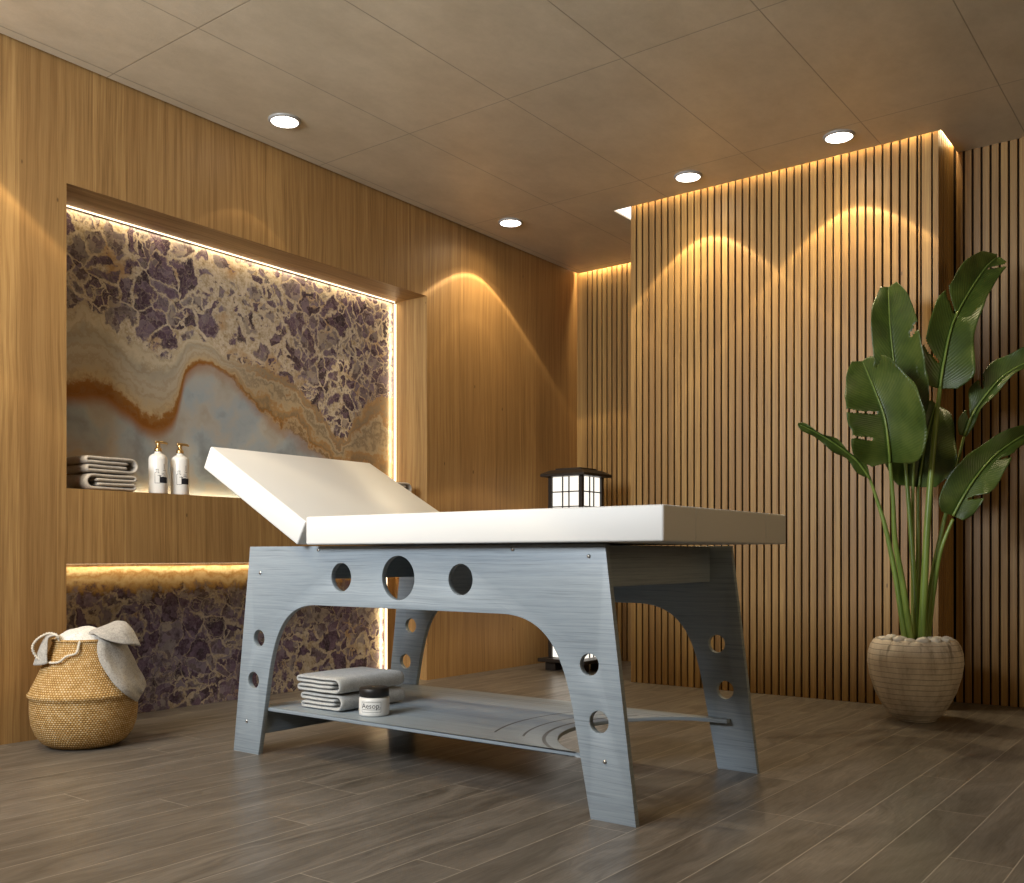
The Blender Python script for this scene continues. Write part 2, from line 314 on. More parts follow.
M['led'] = mat_emit('warm_led', (1.0, .82, .56), 2.6); M['lens'] = mat_emit('downlight_lens', (1.0, .93, .82), 9.)
M['cove'] = mat_emit('cove_led', (1.0, .72, .34), 40.); M['panel_light'] = mat_emit('cove_panel_light', (1.0, .95, .86), 3.0)
M['paper'] = mat_emit('lit_shoji_paper', (1.0, .93, .82), 1.25)

# ------------------------------------------------------------------ object helpers
def tag(o, label=None, cat=None, group=None, kind=None):
    if label: o['label'] = label
    if cat: o['category'] = cat
    if group: o['group'] = group
    if kind: o['kind'] = kind
    return o
def empty(name, loc, label, cat, group=None):
    o = bpy.data.objects.new(name, None); COL.objects.link(o); o.location = loc; o.empty_display_size = .05
    return tag(o, label, cat, group)
def link(name, me, mat, parent=None, smooth=False, origin=None):
    """a mesh whose vertices are in room coordinates becomes one object"""
    if mat: me.materials.append(mat)
    if smooth:
        for p in me.polygons: p.use_smooth = True
    o = bpy.data.objects.new(name, me); COL.objects.link(o)
    if parent:
        o.parent = parent
        if parent.type == 'EMPTY': o.matrix_parent_inverse = Matrix.Translation(-Vector(parent.location))
    return o
def obj(name, bm, mat, parent=None, smooth=False, recalc=True):
    if recalc: bmesh.ops.recalc_face_normals(bm, faces=bm.faces)
    me = bpy.data.meshes.new(name); bm.to_mesh(me); bm.free()
    return link(name, me, mat, parent, smooth)
def auto_smooth(o, ang=40):
    me = o.data
    for p in me.polygons: p.use_smooth = True
    bm = bmesh.new(); bm.from_mesh(me)
    for e in bm.edges:
        if len(e.link_faces) == 2 and e.calc_face_angle(0) > math.radians(ang): e.smooth = False
    bm.to_mesh(me); bm.free(); return o
def box(bm, x0, x1, y0, y1, z0, z1, bev=0., seg=2):
    r = bmesh.ops.create_cube(bm, size=1); vs = r['verts']
    for v in vs: v.co = Vector(((x0 + x1) / 2 + v.co.x * (x1 - x0), (y0 + y1) / 2 + v.co.y * (y1 - y0), (z0 + z1) / 2 + v.co.z * (z1 - z0)))
    if bev:
        es = list({e for v in vs for e in v.link_edges})
        bmesh.ops.bevel(bm, geom=es, offset=bev, segments=seg, affect='EDGES', profile=.5)
    return bm
def B(*a, **k): return box(bmesh.new(), *a, **k)
def lathe(bm, prof, c, seg=48, close=False):
    rings = []
    for r, z in prof:
        if r < 1e-6: rings.append([bm.verts.new((c[0], c[1], c[2] + z))])
        else: rings.append([bm.verts.new((c[0] + r * math.cos(2 * PI * k / seg), c[1] + r * math.sin(2 * PI * k / seg), c[2] + z)) for k in range(seg)])
    for a, b in zip(rings, rings[1:]):
        for k in range(seg):
            k2 = (k + 1) % seg
            if len(a) == 1 and len(b) == 1: continue
            if len(a) == 1: bm.faces.new((a[0], b[k2], b[k]))
            elif len(b) == 1: bm.faces.new((a[k], a[k2], b[0]))
            else: bm.faces.new((a[k], a[k2], b[k2], b[k]))
    return bm
def catmull(P, n):
    P = [Vector(p) for p in P]; out = []
    for i in range(len(P) - 1):
        p0, p1, p2, p3 = P[max(i - 1, 0)], P[i], P[i + 1], P[min(i + 2, len(P) - 1)]
        for k in range(n):
            t = k / n
            out.append(.5 * ((2 * p1) + (p2 - p0) * t + (2 * p0 - 5 * p1 + 4 * p2 - p3) * t * t + (3 * p1 - p0 - 3 * p2 + p3) * t ** 3))
    out.append(P[-1]); return out
def tube(bm, pts, rad, seg=10):
    rings = []; n = len(pts)
    for i, p in enumerate(pts):
        d = (pts[min(i + 1, n - 1)] - pts[max(i - 1, 0)]).normalized()
        a = d.cross(Vector((.3, .2, 1)) if abs(d.z) < .9 else Vector((1, .2, 0))).normalized(); b = d.cross(a)
        r = rad(i / (n - 1)) if callable(rad) else rad
        rings.append([bm.verts.new(p + r * (math.cos(2 * PI * k / seg) * a + math.sin(2 * PI * k / seg) * b)) for k in range(seg)])
    for A, Bq in zip(rings, rings[1:]):
        for k in range(seg): bm.faces.new((A[k], A[(k + 1) % seg], Bq[(k + 1) % seg], Bq[k]))
    bm.faces.new(rings[0][::-1]); bm.faces.new(rings[-1]); return bm
def flat_board(name, loops, thick, place, mat, parent, bev=.0012):
    """outline + holes in 2D, filled and given its thickness; place(a, b, n) -> room point"""
    cu = bpy.data.curves.new(name, 'CURVE'); cu.dimensions = '2D'; cu.fill_mode = 'BOTH'; cu.extrude = thick / 2 - bev; cu.bevel_depth = bev; cu.bevel_resolution = 1
    for L in loops:
        s = cu.splines.new('POLY'); s.points.add(len(L) - 1); s.use_cyclic_u = True
        for p, (a, b) in zip(s.points, L): p.co = (a, b, 0, 1)
    tmp = bpy.data.objects.new('tmp', cu); COL.objects.link(tmp)
    me = bpy.data.meshes.new_from_object(tmp.evaluated_get(bpy.context.evaluated_depsgraph_get()))
    bpy.data.objects.remove(tmp); bpy.data.curves.remove(cu); me.name = name
    for v in me.vertices: v.co = place(*v.co)
    me.materials.clear()
    bm = bmesh.new(); bm.from_mesh(me); bmesh.ops.remove_doubles(bm, verts=bm.verts, dist=1e-5); bmesh.ops.recalc_face_normals(bm, faces=bm.faces); bm.to_mesh(me); bm.free()
    return auto_smooth(link(name, me, mat, parent), 35)
def circle(cx, cy, r, n=40): return [(cx + r * math.cos(2 * PI * k / n), cy + r * math.sin(2 * PI * k / n)) for k in range(n)]
def text_mesh(s, size):
    cu = bpy.data.curves.new('txt', 'FONT'); cu.body = s; cu.size = size; cu.align_x = 'CENTER'; cu.align_y = 'CENTER'; cu.resolution_u = 3
    tmp = bpy.data.objects.new('tmp', cu); COL.objects.link(tmp)
    me = bpy.data.meshes.new_from_object(tmp.evaluated_get(bpy.context.evaluated_depsgraph_get()))
    bpy.data.objects.remove(tmp); bpy.data.curves.remove(cu); me.materials.clear(); return me
def copy_tree(o, parent=None):
    c = o.copy(); COL.objects.link(c)
    if parent: c.parent = parent
    for ch in list(o.children): copy_tree(ch, c)
    return c

# ------------------------------------------------------------------ setting
XL, YF, ZC = -3.52, 5.35, 2.5            # left wall, far wall, ceiling
XR, YB = 3.6, -.75                       # right wall, wall behind the camera
BX0, BX1, BY = -2.616, -1.086, 4.49      # slatted block
YR = 4.77                                # slatted wall right of the block
NX, NY0, NY1, NZ = -3.78, 1.90, 3.893, 2.055
SX = -3.752                              # face of the stone slabs
SZ0, SZ1 = .636, .919                    # niche shelf

bm = B(XL - .4, XR + .1, YB - .1, YF + .1, -.06, 0)
tag(obj('floor', bm, M['floor']), 'grey brown smoked oak plank floor', kind='structure')

bm = bmesh.new(); g = .018
box(bm, XL + .020, XR, YB, BY - g, ZC, ZC + .03)
box(bm, XL + .020, -2.71, BY - g, YF - .020, ZC, ZC + .03)
box(bm, -2.71, BX0 - .0005, 4.86, YF - .020, ZC, ZC + .03)
box(bm, BX1 + .016, XR, BY - g, YR - .001, ZC, ZC + .03)
tag(obj('ceiling', bm, M['ceiling']), 'taupe plaster panel ceiling with thin joints', kind='structure')
bm = B(XL - .1, XR + .1, YB - .1, YF + .1, 2.66, 2.70)
tag(obj('ceiling_upper', bm, M['void']), 'dark void above the ceiling panels', kind='structure')

bm = bmesh.new(); T = .05
H2 = 2.66
box(bm, XL - T, XL, YB, NY0, 0, H2); box(bm, XL - T, XL, NY1, YF, 0, H2); box(bm, XL - T, XL, NY0, NY1, NZ, H2)
box(bm, NX - .03, XL - T, NY0 - .03, NY0, 0, NZ + .03); box(bm, NX - .03, XL - T, NY1, NY1 + .03, 0, NZ + .03); box(bm, NX - .03, XL - T, NY0, NY1, NZ, NZ + .03)
box(bm, NX - .06, NX - .03, NY0 - .03, NY1 + .03, 0, NZ + .03)
tag(obj('wall_left', bm, M['veneer']), 'walnut veneer wall with a deep lit niche', kind='structure')
tag(obj('trim_2', B(NX, SX - .004, NY1 - .0915, NY1, .001, SZ0 - .001), M['veneer']), 'veneer strip closing the niche right of the lower slab', kind='structure')
tag(obj('trim_1', B(NX - .03, XL - .0005, NY0, NY1, SZ0, SZ1), M['veneer']), 'walnut niche ledge', kind='structure')

P_ = .0371; SW = .0285; SD = .012
def slats_x(bm, x0, x1, yf, z1, first=0.):
    x = x0 + first
    while x < x1 - .004:
        box(bm, x, min(x + SW, x1), yf, yf + SD, .0, z1, bev=.0015, seg=1); x += P_
    return bm
def wall_with(name, sl, backs, label):
    o = obj(name, sl, M['slat']); o.data.materials.append(M['felt'])
    bm = bmesh.new(); bm.from_mesh(o.data); n0 = len(bm.faces)
    for b in backs: box(bm, *b)
    bm.faces.ensure_lookup_table()
    for f in bm.faces[n0:]: f.material_index = 1
    bm.to_mesh(o.data); bm.free()
    return tag(o, label, kind='structure')
bm = bmesh.new(); box(bm, XL, XL + .075, YF, YF + SD, 0, 2.6); slats_x(bm, XL + .083, BX0 - .0, YF, 2.6)
wall_with('wall_back', bm, [(XL - .05, BX0 + .05, YF + SD, YF + .05, 0, 2.66)], 'far wall of narrow vertical wood slats')
bm = bmesh.new(); slats_x(bm, BX0, BX1 - .075, BY, 2.6)
box(bm, BX1 - .068, BX1 - .03, BY, BY + SD, 0, 2.6); box(bm, BX1 - .022, BX1, BY, BY + SD, 0, 2.6)
y = BY + .02
while y < YR - .01:
    box(bm, BX1 - SD, BX1, y, min(y + SW, YR), 0, 2.6, bev=.0015, seg=1); y += P_
y = BY + .02
while y < YF - .01:
    box(bm, BX0, BX0 + SD, y, min(y + SW, YF), 0, 2.6, bev=.0015, seg=1); y += P_
wall_with('wall_center', bm, [(BX0 + SD, BX1 - SD, BY + SD, YF + .05, 0, 2.66)], 'projecting wall block clad in vertical wood slats')
bm = bmesh.new(); slats_x(bm, BX1 + .008, XR, YR, 2.6)
wall_with('wall_recess', bm, [(BX1 - SD, XR + .1, YR + SD, YR + .1, 0, 2.66)], 'slatted wall set back right of the block')
tag(obj('wall_right', B(XR, XR + .1, YB, YR + SD, 0, 2.66), M['void']), 'dark wall right of the camera', kind='structure')
WX0, WX1, WZ0, WZ1 = -3.4, -1.45, 1.45, 2.44
bm = bmesh.new()
box(bm, XL, WX0, YB - .1, YB, 0, 2.66); box(bm, WX1, XR + .1, YB - .1, YB, 0, 2.66); box(bm, WX0, WX1, YB - .1, YB, 0, WZ0); box(bm, WX0, WX1, YB - .1, YB, WZ1, 2.66)
tag(obj('wall_front', bm, M['plaster']), 'plaster wall behind the camera with a window', kind='structure')
bm = bmesh.new(); fw = .05
box(bm, WX0, WX1, YB - .09, YB - .03, WZ0, WZ0 + fw); box(bm, WX0, WX1, YB - .09, YB - .03, WZ1 - fw, WZ1)
for xx in (WX0, (WX0 + WX1) / 2 - fw / 2, WX1 - fw): box(bm, xx, xx + fw, YB - .09, YB - .03, WZ0 + fw, WZ1 - fw)
win = tag(obj('window_1', bm, M['black']), 'black framed window behind the camera', kind='structure')
obj('pane', B(WX0 + fw, WX1 - fw, YB - .085, YB - .08, WZ0 + fw, WZ1 - fw), M['glass'], win)

# stone slabs in the niche

tag(obj('stone_slab', B(NX, SX, NY0 + .002, NY1 - .020, SZ1 + .012, NZ - .009), M['slab']), 'backlit amethyst and agate slab filling the upper niche above the ledge', 'stone slab', 'niche stone slabs')
tag(obj('stone_slab', B(NX, SX, NY0 + .002, NY1 - .092, .001, SZ0 - .014), M['slab']), 'dark amethyst slab with a gold crust under the ledge, down to the floor', 'stone slab', 'niche stone slabs')

# LED strips
def strip(x0, x1, y0, y1, z0, z1, label, mat='led'):
    return tag(obj('led_strip', B(x0, x1, y0, y1, z0, z1), M[mat]), label, 'led strip', 'warm led strips')
strip(SX + .010, SX + .016, NY0 + .004, NY1 - .02, NZ - .0065, NZ - .0015, 'thin warm white led line along the top edge of the upper slab')
strip(SX + .008, SX + .014, NY1 - .022, NY1 - .008, SZ1 + .014, NZ - .012, 'upright led line beside the right edge of the upper slab')
strip(SX + .012, SX + .018, NY0 + .02, NY1 - .02, SZ1 + .0005, SZ1 + .006, 'low led line along the back of the ledge behind the bottles')
strip(SX + .014, SX + .024, NY0 + .004, NY1 - .10, SZ0 - .0024, SZ0 - .0004, 'hidden led line under the ledge washing the gold crust')
strip(SX + .008, SX + .014, NY1 - .092, NY1 - .078, .004, SZ0 - .014, 'upright led line beside the dark lower slab, behind the table leg')
strip(BX0 + .004, BX1 - .004, BY - .016, BY - .008, 2.55, 2.56, 'hidden cove led line along the front of the slatted block', 'cove')
strip(BX1 + .006, BX1 + .013, BY - .012, YR - .01, 2.545, 2.555, 'hidden cove led line along the right side of the slatted block', 'cove')
strip(XL + .02, BX0 - .01, YF - .018, YF - .010, 2.55, 2.56, 'hidden cove led line along the far slatted wall', 'cove')
tag(obj('cove_light', B(-2.708, BX0 - .002, BY - g + .002, 4.858, 2.508, 2.516), M['panel_light']), 'bright white light panel set in the ceiling slot left of the slatted block', 'cove light')

def wash(loc, length, horiz, aim, watts, w=.012, color=(1.0, .76, .44)):      # the light of a strip, thrown onto the stone
    ld = bpy.data.lights.new('led_wash', 'AREA'); ld.shape = 'RECTANGLE'; ld.size = length; ld.size_y = w; ld.energy = watts; ld.color = color
    lo = bpy.data.objects.new('led_wash', ld); COL.objects.link(lo); lo.location = loc
    z = -Vector(aim).normalized(); x = Vector(horiz).normalized(); y = z.cross(x)
    lo.rotation_euler = Matrix((x, y, z)).transposed().to_euler()
YM = (NY0 + NY1) / 2
wash((SX + .022, YM, NZ - .006), 1.96, (0, 1, 0), (-.8, 0, -1), 1.5)
wash((SX + .022, YM, SZ0 - .004), 1.96, (0, 1, 0), (-.8, 0, -1), 2.3)
wash(((XL + BX0) / 2, YF - .012, 2.535), .86, (1, 0, 0), (0, .25, -1), 5.0, .008)
wash(((BX0 + BX1) / 2, BY - .010, 2.535), 1.5, (1, 0, 0), (0, .25, -1), 3.0, .008)
wash((BX1 + .009, (BY + YR) / 2, 2.535), .25, (0, 1, 0), (-.25, 0, -1), .35, .008)
wash((SX + .020, YM + .1, SZ1 + .008), 1.7, (0, 1, 0), (-.8, 0, 1), 1.0)
wash((SX + .020, NY1 - .024, 1.48), 1.1, (0, 0, 1), (-.8, -1, 0), 1.0)
wash((SX + .020, NY1 - .094, .31), .58, (0, 0, 1), (-.8, -1, 0), .9)
# downlights
def downlight(x, y, label, watts, cone=83):
    root = empty('downlight', (x, y, ZC), label, 'downlight', 'recessed ceiling downlights')
    bm = lathe(bmesh.new(), [(.057, .0), (.057, -.009), (.064, -.008), (.068, -.003), (.068, .0)], (x, y, ZC), 40)
    obj('trim_ring', bm, M['ring'], root, True)
    bm = lathe(bmesh.new(), [(.0, -.0075), (.057, -.0075), (.057, -.001), (0, -.001)], (x, y, ZC), 40)
    obj('lens', bm, M['lens'], root)
    ld = bpy.data.lights.new('downlight_beam', 'SPOT'); ld.energy = watts; ld.color = WARM2; ld.spot_size = math.radians(165); ld.spot_blend = .3; ld.shadow_soft_size = .004
    ld.use_nodes = True; nt = ld.node_tree; em = nt.nodes['Emission']             # the beam spread of the reflector
    tc = nt.nodes.new('ShaderNodeTexCoord'); sp = nt.nodes.new('ShaderNodeSeparateXYZ'); nt.links.new(tc.outputs['Normal'], sp.inputs[0])
    ab = nt.nodes.new('ShaderNodeMath'); ab.operation = 'ABSOLUTE'; nt.links.new(sp.outputs[2], ab.inputs[0])
    ac = nt.nodes.new('ShaderNodeMath'); ac.operation = 'ARCCOSINE'; nt.links.new(ab.outputs[0], ac.inputs[0])
    dv = nt.nodes.new('ShaderNodeMath'); dv.operation = 'DIVIDE'; nt.links.new(ac.outputs[0], dv.inputs[0]); dv.inputs[1].default_value = PI / 2
    rp = nt.nodes.new('ShaderNodeValToRGB'); r = rp.color_ramp; h = cone / 180.; q = 30.5 / 90
    st = [(0, .55), (q - .03, .62), (q - .006, .74), (q + .012, .56), (h - .045, .58), (h - .014, 1.0), (h + .004, .20), (h + .05, .07), (h + .25, .01)]
    while len(r.elements) < len(st): r.elements.new(.5)
    for e, (p, v) in zip(r.elements, st): e.position = p; e.color = (v, v, v, 1)
    nt.links.new(dv.outputs[0], rp.inputs[0]); nt.links.new(rp.outputs[0], em.inputs[1])
    lo = bpy.data.objects.new('downlight_beam', ld); COL.objects.link(lo); lo.location = (x, y, ZC - .014)
WARM2 = (1.0, .80, .50)
downlight(-3.248, 2.703, 'round downlight over the stone niche beside the left wall', 4)
downlight(-3.252, 4.279, 'round downlight in the far corner by the plain veneer wall', 54, 100)
downlight(-2.174, 4.277, 'round downlight before the left half of the slatted block', 66, 87)
downlight(-1.441, 4.267, 'round downlight before the right half of the slatted block, nearest the plant', 66, 87)
downlight(-3.248, 1.127, 'round downlight by the left wall outside the left edge of the view', 105, 100)
downlight(-2.75, .55, 'added round downlight brightening the floor before the table, outside the view', 70, 100)  # extra unseen lamp, added to lift the front left floor

# ------------------------------------------------------------------ massage table
TX = -2.0
tbl = empty('massage_table', (TX, 2.45, 0), 'grey blue plywood massage table with cream cushions and raised backrest', 'massage table')
def panel_loops():
    def side(s):      # right half, from top to arch
        inner = []
        p0, p1, p2, p3 = (.608, .26), (.575, .42), (.522, .5115), (.37, .5115)
        for k in range(19):
            t = k / 18; a = (1 - t) ** 3; b = 3 * t * (1 - t) ** 2; c = 3 * t * t * (1 - t); d = t ** 3
            inner.append((p0[0] * a + p1[0] * b + p2[0] * c + p3[0] * d, p0[1] * a + p1[1] * b + p2[1] * c + p3[1] * d))
        return [(s * .701, .697), (s * .790, .0), (s * .660, .0)] + [(s * x, z) for x, z in inner]
    R, L = side(1), side(-1)
    out = [(TX + x, z) for x, z in R] + [(TX + x, z) for x, z in L[::-1]]
    holes = [circle(TX - .014, .602, .067, 48), circle(TX - .257, .601, .0455), circle(TX + .227, .601, .0455)]
    for s in (1, -1): holes += [circle(TX + s * .655, .391, .0295, 32), circle(TX + s * .684, .248, .0295, 32)]
    return [out] + holes
PY0, PY1 = 2.10, 2.84
for k, yc in enumerate((PY0 + .009, PY1 - .009 + .018)):
    p = flat_board('side_panel', panel_loops(), .018, lambda a, b, n, yc=yc: Vector((a, yc + n, b)), M['board'], tbl)
    sgn = -1 if k == 0 else 1; yy = yc + sgn * .009
    for (sx, sz) in ((-2.647, .610), (-2.36, .686), (-1.588, .685), (-1.346, .667), (-2.718, .107), (-1.298, .150)):
        bm = bmesh.new(); r = bmesh.ops.create_cone(bm, cap_ends=True, segments=14, radius1=.0052, radius2=.0044, depth=.003)
        bmesh.ops.rotate(bm, verts=bm.verts, cent=(0, 0, 0), matrix=Matrix.Rotation(PI / 2 * (1 if sgn < 0 else -1), 3, 'X'))
        bmesh.ops.translate(bm, verts=bm.verts, vec=(sx, yy + sgn * .0012, sz))
        obj('screw', bm, M['steel'], p, True)
Y0i, Y1i = PY0 + .0185, PY1 - .0005
obj('end_rail', B(-1.385, -1.367, Y0i, Y1i, .585, .696, .001, 1), M['board'], tbl)
obj('end_rail', B(-2.633, -2.615, Y0i, Y1i, .585, .696, .001, 1), M['board'], tbl)
obj('top_board', B(-2.614, -1.386, Y0i, Y1i, .680, .697, .001, 1), M['board'], tbl)
obj('foot_rail', B(-2.664, -2.646, Y0i, Y1i, .070, .147, .001, 1), M['board'], tbl)
# shelf with a round bite at its right end
lp = [(-2.675, Y0i), (-1.30, Y0i)]
cx, cy, rr = -1.22, 2.46, .388
a0 = math.atan2(Y0i + .004 - cy, -1.385 - cx); a1 = math.atan2(2.80 - cy, -1.405 - cx)
a0 = 2 * PI + a0 if a0 < 0 else a0
arc = [(cx + rr * math.cos(a0 + (a1 - a0) * k / 40), cy + rr * math.sin(a0 + (a1 - a0) * k / 40)) for k in range(41)]
lp += [(-1.30, Y0i + .012)] + arc + [(-1.30, 2.815), (-1.30, Y1i), (-2.675, Y1i)]
flat_board('shelf', [lp], .012, lambda a, b, n: Vector((a, b, .154 + n)), M['shelf'], tbl)
# cushions
CY0, CY1 = 2.052, 2.812; CZ0, CZ1 = .702, .790
mt = auto_smooth(obj('mattress', B(-2.366, -1.107, CY0, CY1, CZ0, CZ1, .006, 3), M['leather'], tbl), 60)
for sy in (2.22, 2.66):
    bm = tube(bmesh.new(), [Vector((-1.107, sy, CZ0 + .006)), Vector((-1.1068, sy, CZ1 - .006))], .0016, 8); obj('seam', bm, M['leather'], mt, True)
ca = math.atan2(.2685, .487); Lb, tb = .558, .084
bm = B(0, Lb, CY0, CY1, 0, tb, .006, 3)
ux, uz = -math.cos(ca), math.sin(ca); nx, nz = math.sin(ca), math.cos(ca)
hinge = Vector((-2.407, 0, .7015))
for v in bm.verts: v.co = Vector((hinge.x + v.co.x * ux + v.co.z * nx, v.co.y, hinge.z + v.co.x * uz + v.co.z * nz))
auto_smooth(obj('backrest', bm, M['leather'], tbl), 60)

# ------------------------------------------------------------------ folded towels
def folded_towel(name, cx, cy, z0, w, d, t, mat, axis, mirror, seed, label, group):
    """w runs along the folds' cross-section, d along the fold line; four layers of thickness t"""
    L = [t * (k + .5) for k in range(4)]; pts = []
    xl, xr = -w / 2, w / 2
    def arc(cx_, z_a, z_b, side):       # half turn
        r = (z_b - z_a) / 2; zc = (z_a + z_b) / 2
        return [(cx_ + side * abs(r) * math.cos(a), zc + r * math.sin(a)) for a in [(-PI / 2 + PI * k / 8) for k in range(1, 8)]]
    n = 9
    def run(xa, xb, z): return [(xa + (xb - xa) * k / n, z) for k in range(n + 1)]
    xi = xr - 1.9 * t - .004
    pts += run(xi, xl + .5 * t, L[2]) + arc(xl + .5 * t, L[2], L[3], -1) + run(xl + .5 * t, xr - 1.5 * t, L[3])
    pts += arc(xr - 1.5 * t, L[3], L[0], 1) + run(xr - 1.5 * t, xl + .7 * t, L[0]) + arc(xl + .7 * t, L[0], L[1], -1) + run(xl + .7 * t, xi - .006, L[1])
    N = len(pts); S = 12; hw = t * .46; rnd = random.Random(seed)
    bm = bmesh.new(); A, Bv = [], []
    for s in range(S + 1):
        f = s / S; y = (f - .5) * d; ra, rb = [], []
        endr = 1 - .25 * (abs(2 * f - 1) ** 8)
        for i, (x, z) in enumerate(pts):
            x1, z1 = pts[min(i + 1, N - 1)]; x_, z_ = pts[max(i - 1, 0)]
            dx, dz = x1 - x_, z1 - z_; l = math.hypot(dx, dz) or 1; nx_, nz_ = -dz / l, dx / l
            wob = .0016 * mnoise.noise(Vector((x * 22 + seed, f * 3.1, z * 20 + seed))); sag = -.0015 * math.cos(PI * x / w) * (z / (4 * t))
            yo = y + .004 * mnoise.noise(Vector((x * 15, z * 60 + seed, f * 2)))
            h = hw * endr
            for sg, lst in ((1, ra), (-1, rb)):
                X = x + nx_ * h * sg; Z = max(z + nz_ * h * sg + wob + sag, .0008)
                if mirror: X = -X
                if axis == 'X': co = (cx + X, cy + yo, z0 + Z)       # fold line along Y, front face looks to -Y
                else: co = (cx + yo, cy + X, z0 + Z)                # front face looks to +X
                lst.append(bm.verts.new(co))
        A.append(ra); Bv.append(rb)
    for s in range(S):
        for i in range(N - 1):
            bm.faces.new((A[s][i], A[s][i + 1], A[s + 1][i + 1], A[s + 1][i])); bm.faces.new((Bv[s][i], Bv[s + 1][i], Bv[s + 1][i + 1], Bv[s][i + 1]))
        for i in (0, N - 1): bm.faces.new((A[s][i], A[s + 1][i], Bv[s + 1][i], Bv[s][i]))
    for s in (0, S):
        for i in range(N - 1): bm.faces.new((A[s][i], Bv[s][i], Bv[s][i + 1], A[s][i + 1]))
    o = obj(name, bm, mat, None, True)
    m = o.modifiers.new('round', 'SUBSURF'); m.levels = 1; m.render_levels = 1
    return tag(o, label, 'towel', group)
t4 = .0139
folded_towel('folded_towel', -2.442, 2.33, .1605, .196, .30, t4, M['greytowel'], 'X', False, 3, 'grey folded towel at the bottom of the stack on the massage table shelf', 'grey towels on the table shelf')
folded_towel('folded_towel', -2.447, 2.325, .1605 + 4 * t4 + .001, .204, .306, t4, M['greytowel'], 'X', False, 8, 'grey folded towel on top of the stack on the massage table shelf', 'grey towels on the table shelf')
folded_towel('folded_towel', -3.632, 2.092, SZ1 + .0005, .205, .20, .0166, M['beigetowel'], 'Y', True, 5, 'taupe folded towel lying on the niche ledge under another, left of the bottles', 'taupe towels on the niche ledge')
folded_towel('folded_towel', -3.634, 2.096, SZ1 + .0015 + 4 * .0166, .212, .20, .0166, M['beigetowel'], 'Y', False, 11, 'taupe folded towel topmost of the stack left of the bottles', 'taupe towels on the niche ledge')
folded_towel('folded_towel', -3.632, 3.695, SZ1 + .0005, .205, .18, .0166, M['beigetowel'], 'Y', True, 15, 'taupe folded towel at the bottom of the stack behind the raised backrest', 'taupe towels on the niche ledge')
folded_towel('folded_towel', -3.634, 3.695, SZ1 + .0015 + 4 * .0166, .212, .18, .0166, M['beigetowel'], 'Y', False, 21, 'taupe folded towel just showing above the raised backrest at the niche edge', 'taupe towels on the niche ledge')

# ------------------------------------------------------------------ cosmetic jar
JX, JY, JZ = -2.235, 2.222, .1602
jar = empty('cosmetic_jar', (JX, JY, JZ), 'small white jar with black lid and paper label beside the towels on the table shelf', 'jar')
jr = .0485
obj('jar_body', lathe(bmesh.new(), [(0, .0), (jr - .006, .0), (jr - .0015, .002), (jr, .007), (jr, .054), (jr - .003, .058), (jr - .006, .060), (0, .060)], (JX, JY, JZ), 48), M['jarwhite'], jar, True)
obj('lid', lathe(bmesh.new(), [(0, .0605), (jr - .004, .0605), (jr - .0015, .0615), (jr - .0015, .085), (jr - .004, .088), (0, .0885)], (JX, JY, JZ), 48), M['lid'], jar, True)
FACE = math.atan2(-JY, -JX)      # towards the front of the room
def wrap(me, r, ang, zc, c):     # bends a flat mesh around a cylinder
    for v in me.vertices:
        a = ang + v.co.x / r
        v.co = Vector((c[0] + (r + v.co.z) * math.cos(a), c[1] + (r + v.co.z) * math.sin(a), c[2] + zc + v.co.y))
    return me
def patch(w, h, n=14):
    bm = bmesh.new(); bmesh.ops.create_grid(bm, x_segments=n, y_segments=2, size=.5)
    for v in bm.verts: v.co = Vector((v.co.x * w, v.co.y * h, 0))
    me = bpy.data.meshes.new('patch'); bm.to_mesh(me); bm.free(); return me
ja = FACE - .22
lb = link('label_band', wrap(patch(.078, .042), jr + .0004, ja, .031, (JX, JY, JZ)), M['label'], jar, True)
def bars(rects):
    bm = bmesh.new()
    for (x, y, w, h) in rects:
        n = max(2, int(w / .004)); vs = []
        for k in range(n + 1): vs.append((bm.verts.new((x + w * k / n, y, 0)), bm.verts.new((x + w * k / n, y + h, 0))))
        for a, b in zip(vs, vs[1:]): bm.faces.new((a[0], b[0], b[1], a[1]))
    me = bpy.data.meshes.new('bars'); bm.to_mesh(me); bm.free(); return me
tm = text_mesh('Aesop.', .023); link('lettering', wrap(tm, jr + .0008, ja, .034, (JX, JY, JZ)), M['ink'], lb)
rects = [(-.030, -.0085, .060, .0012), (-.033, .0150, .066, .0009), (-.033, -.0165, .066, .0009), (-.033, -.0165, .0009, .0324), (.0321, -.0165, .0009, .0324)]
link('label_rule', wrap(bars(rects), jr + .0008, ja, .031, (JX, JY, JZ)), M['ink'], lb)

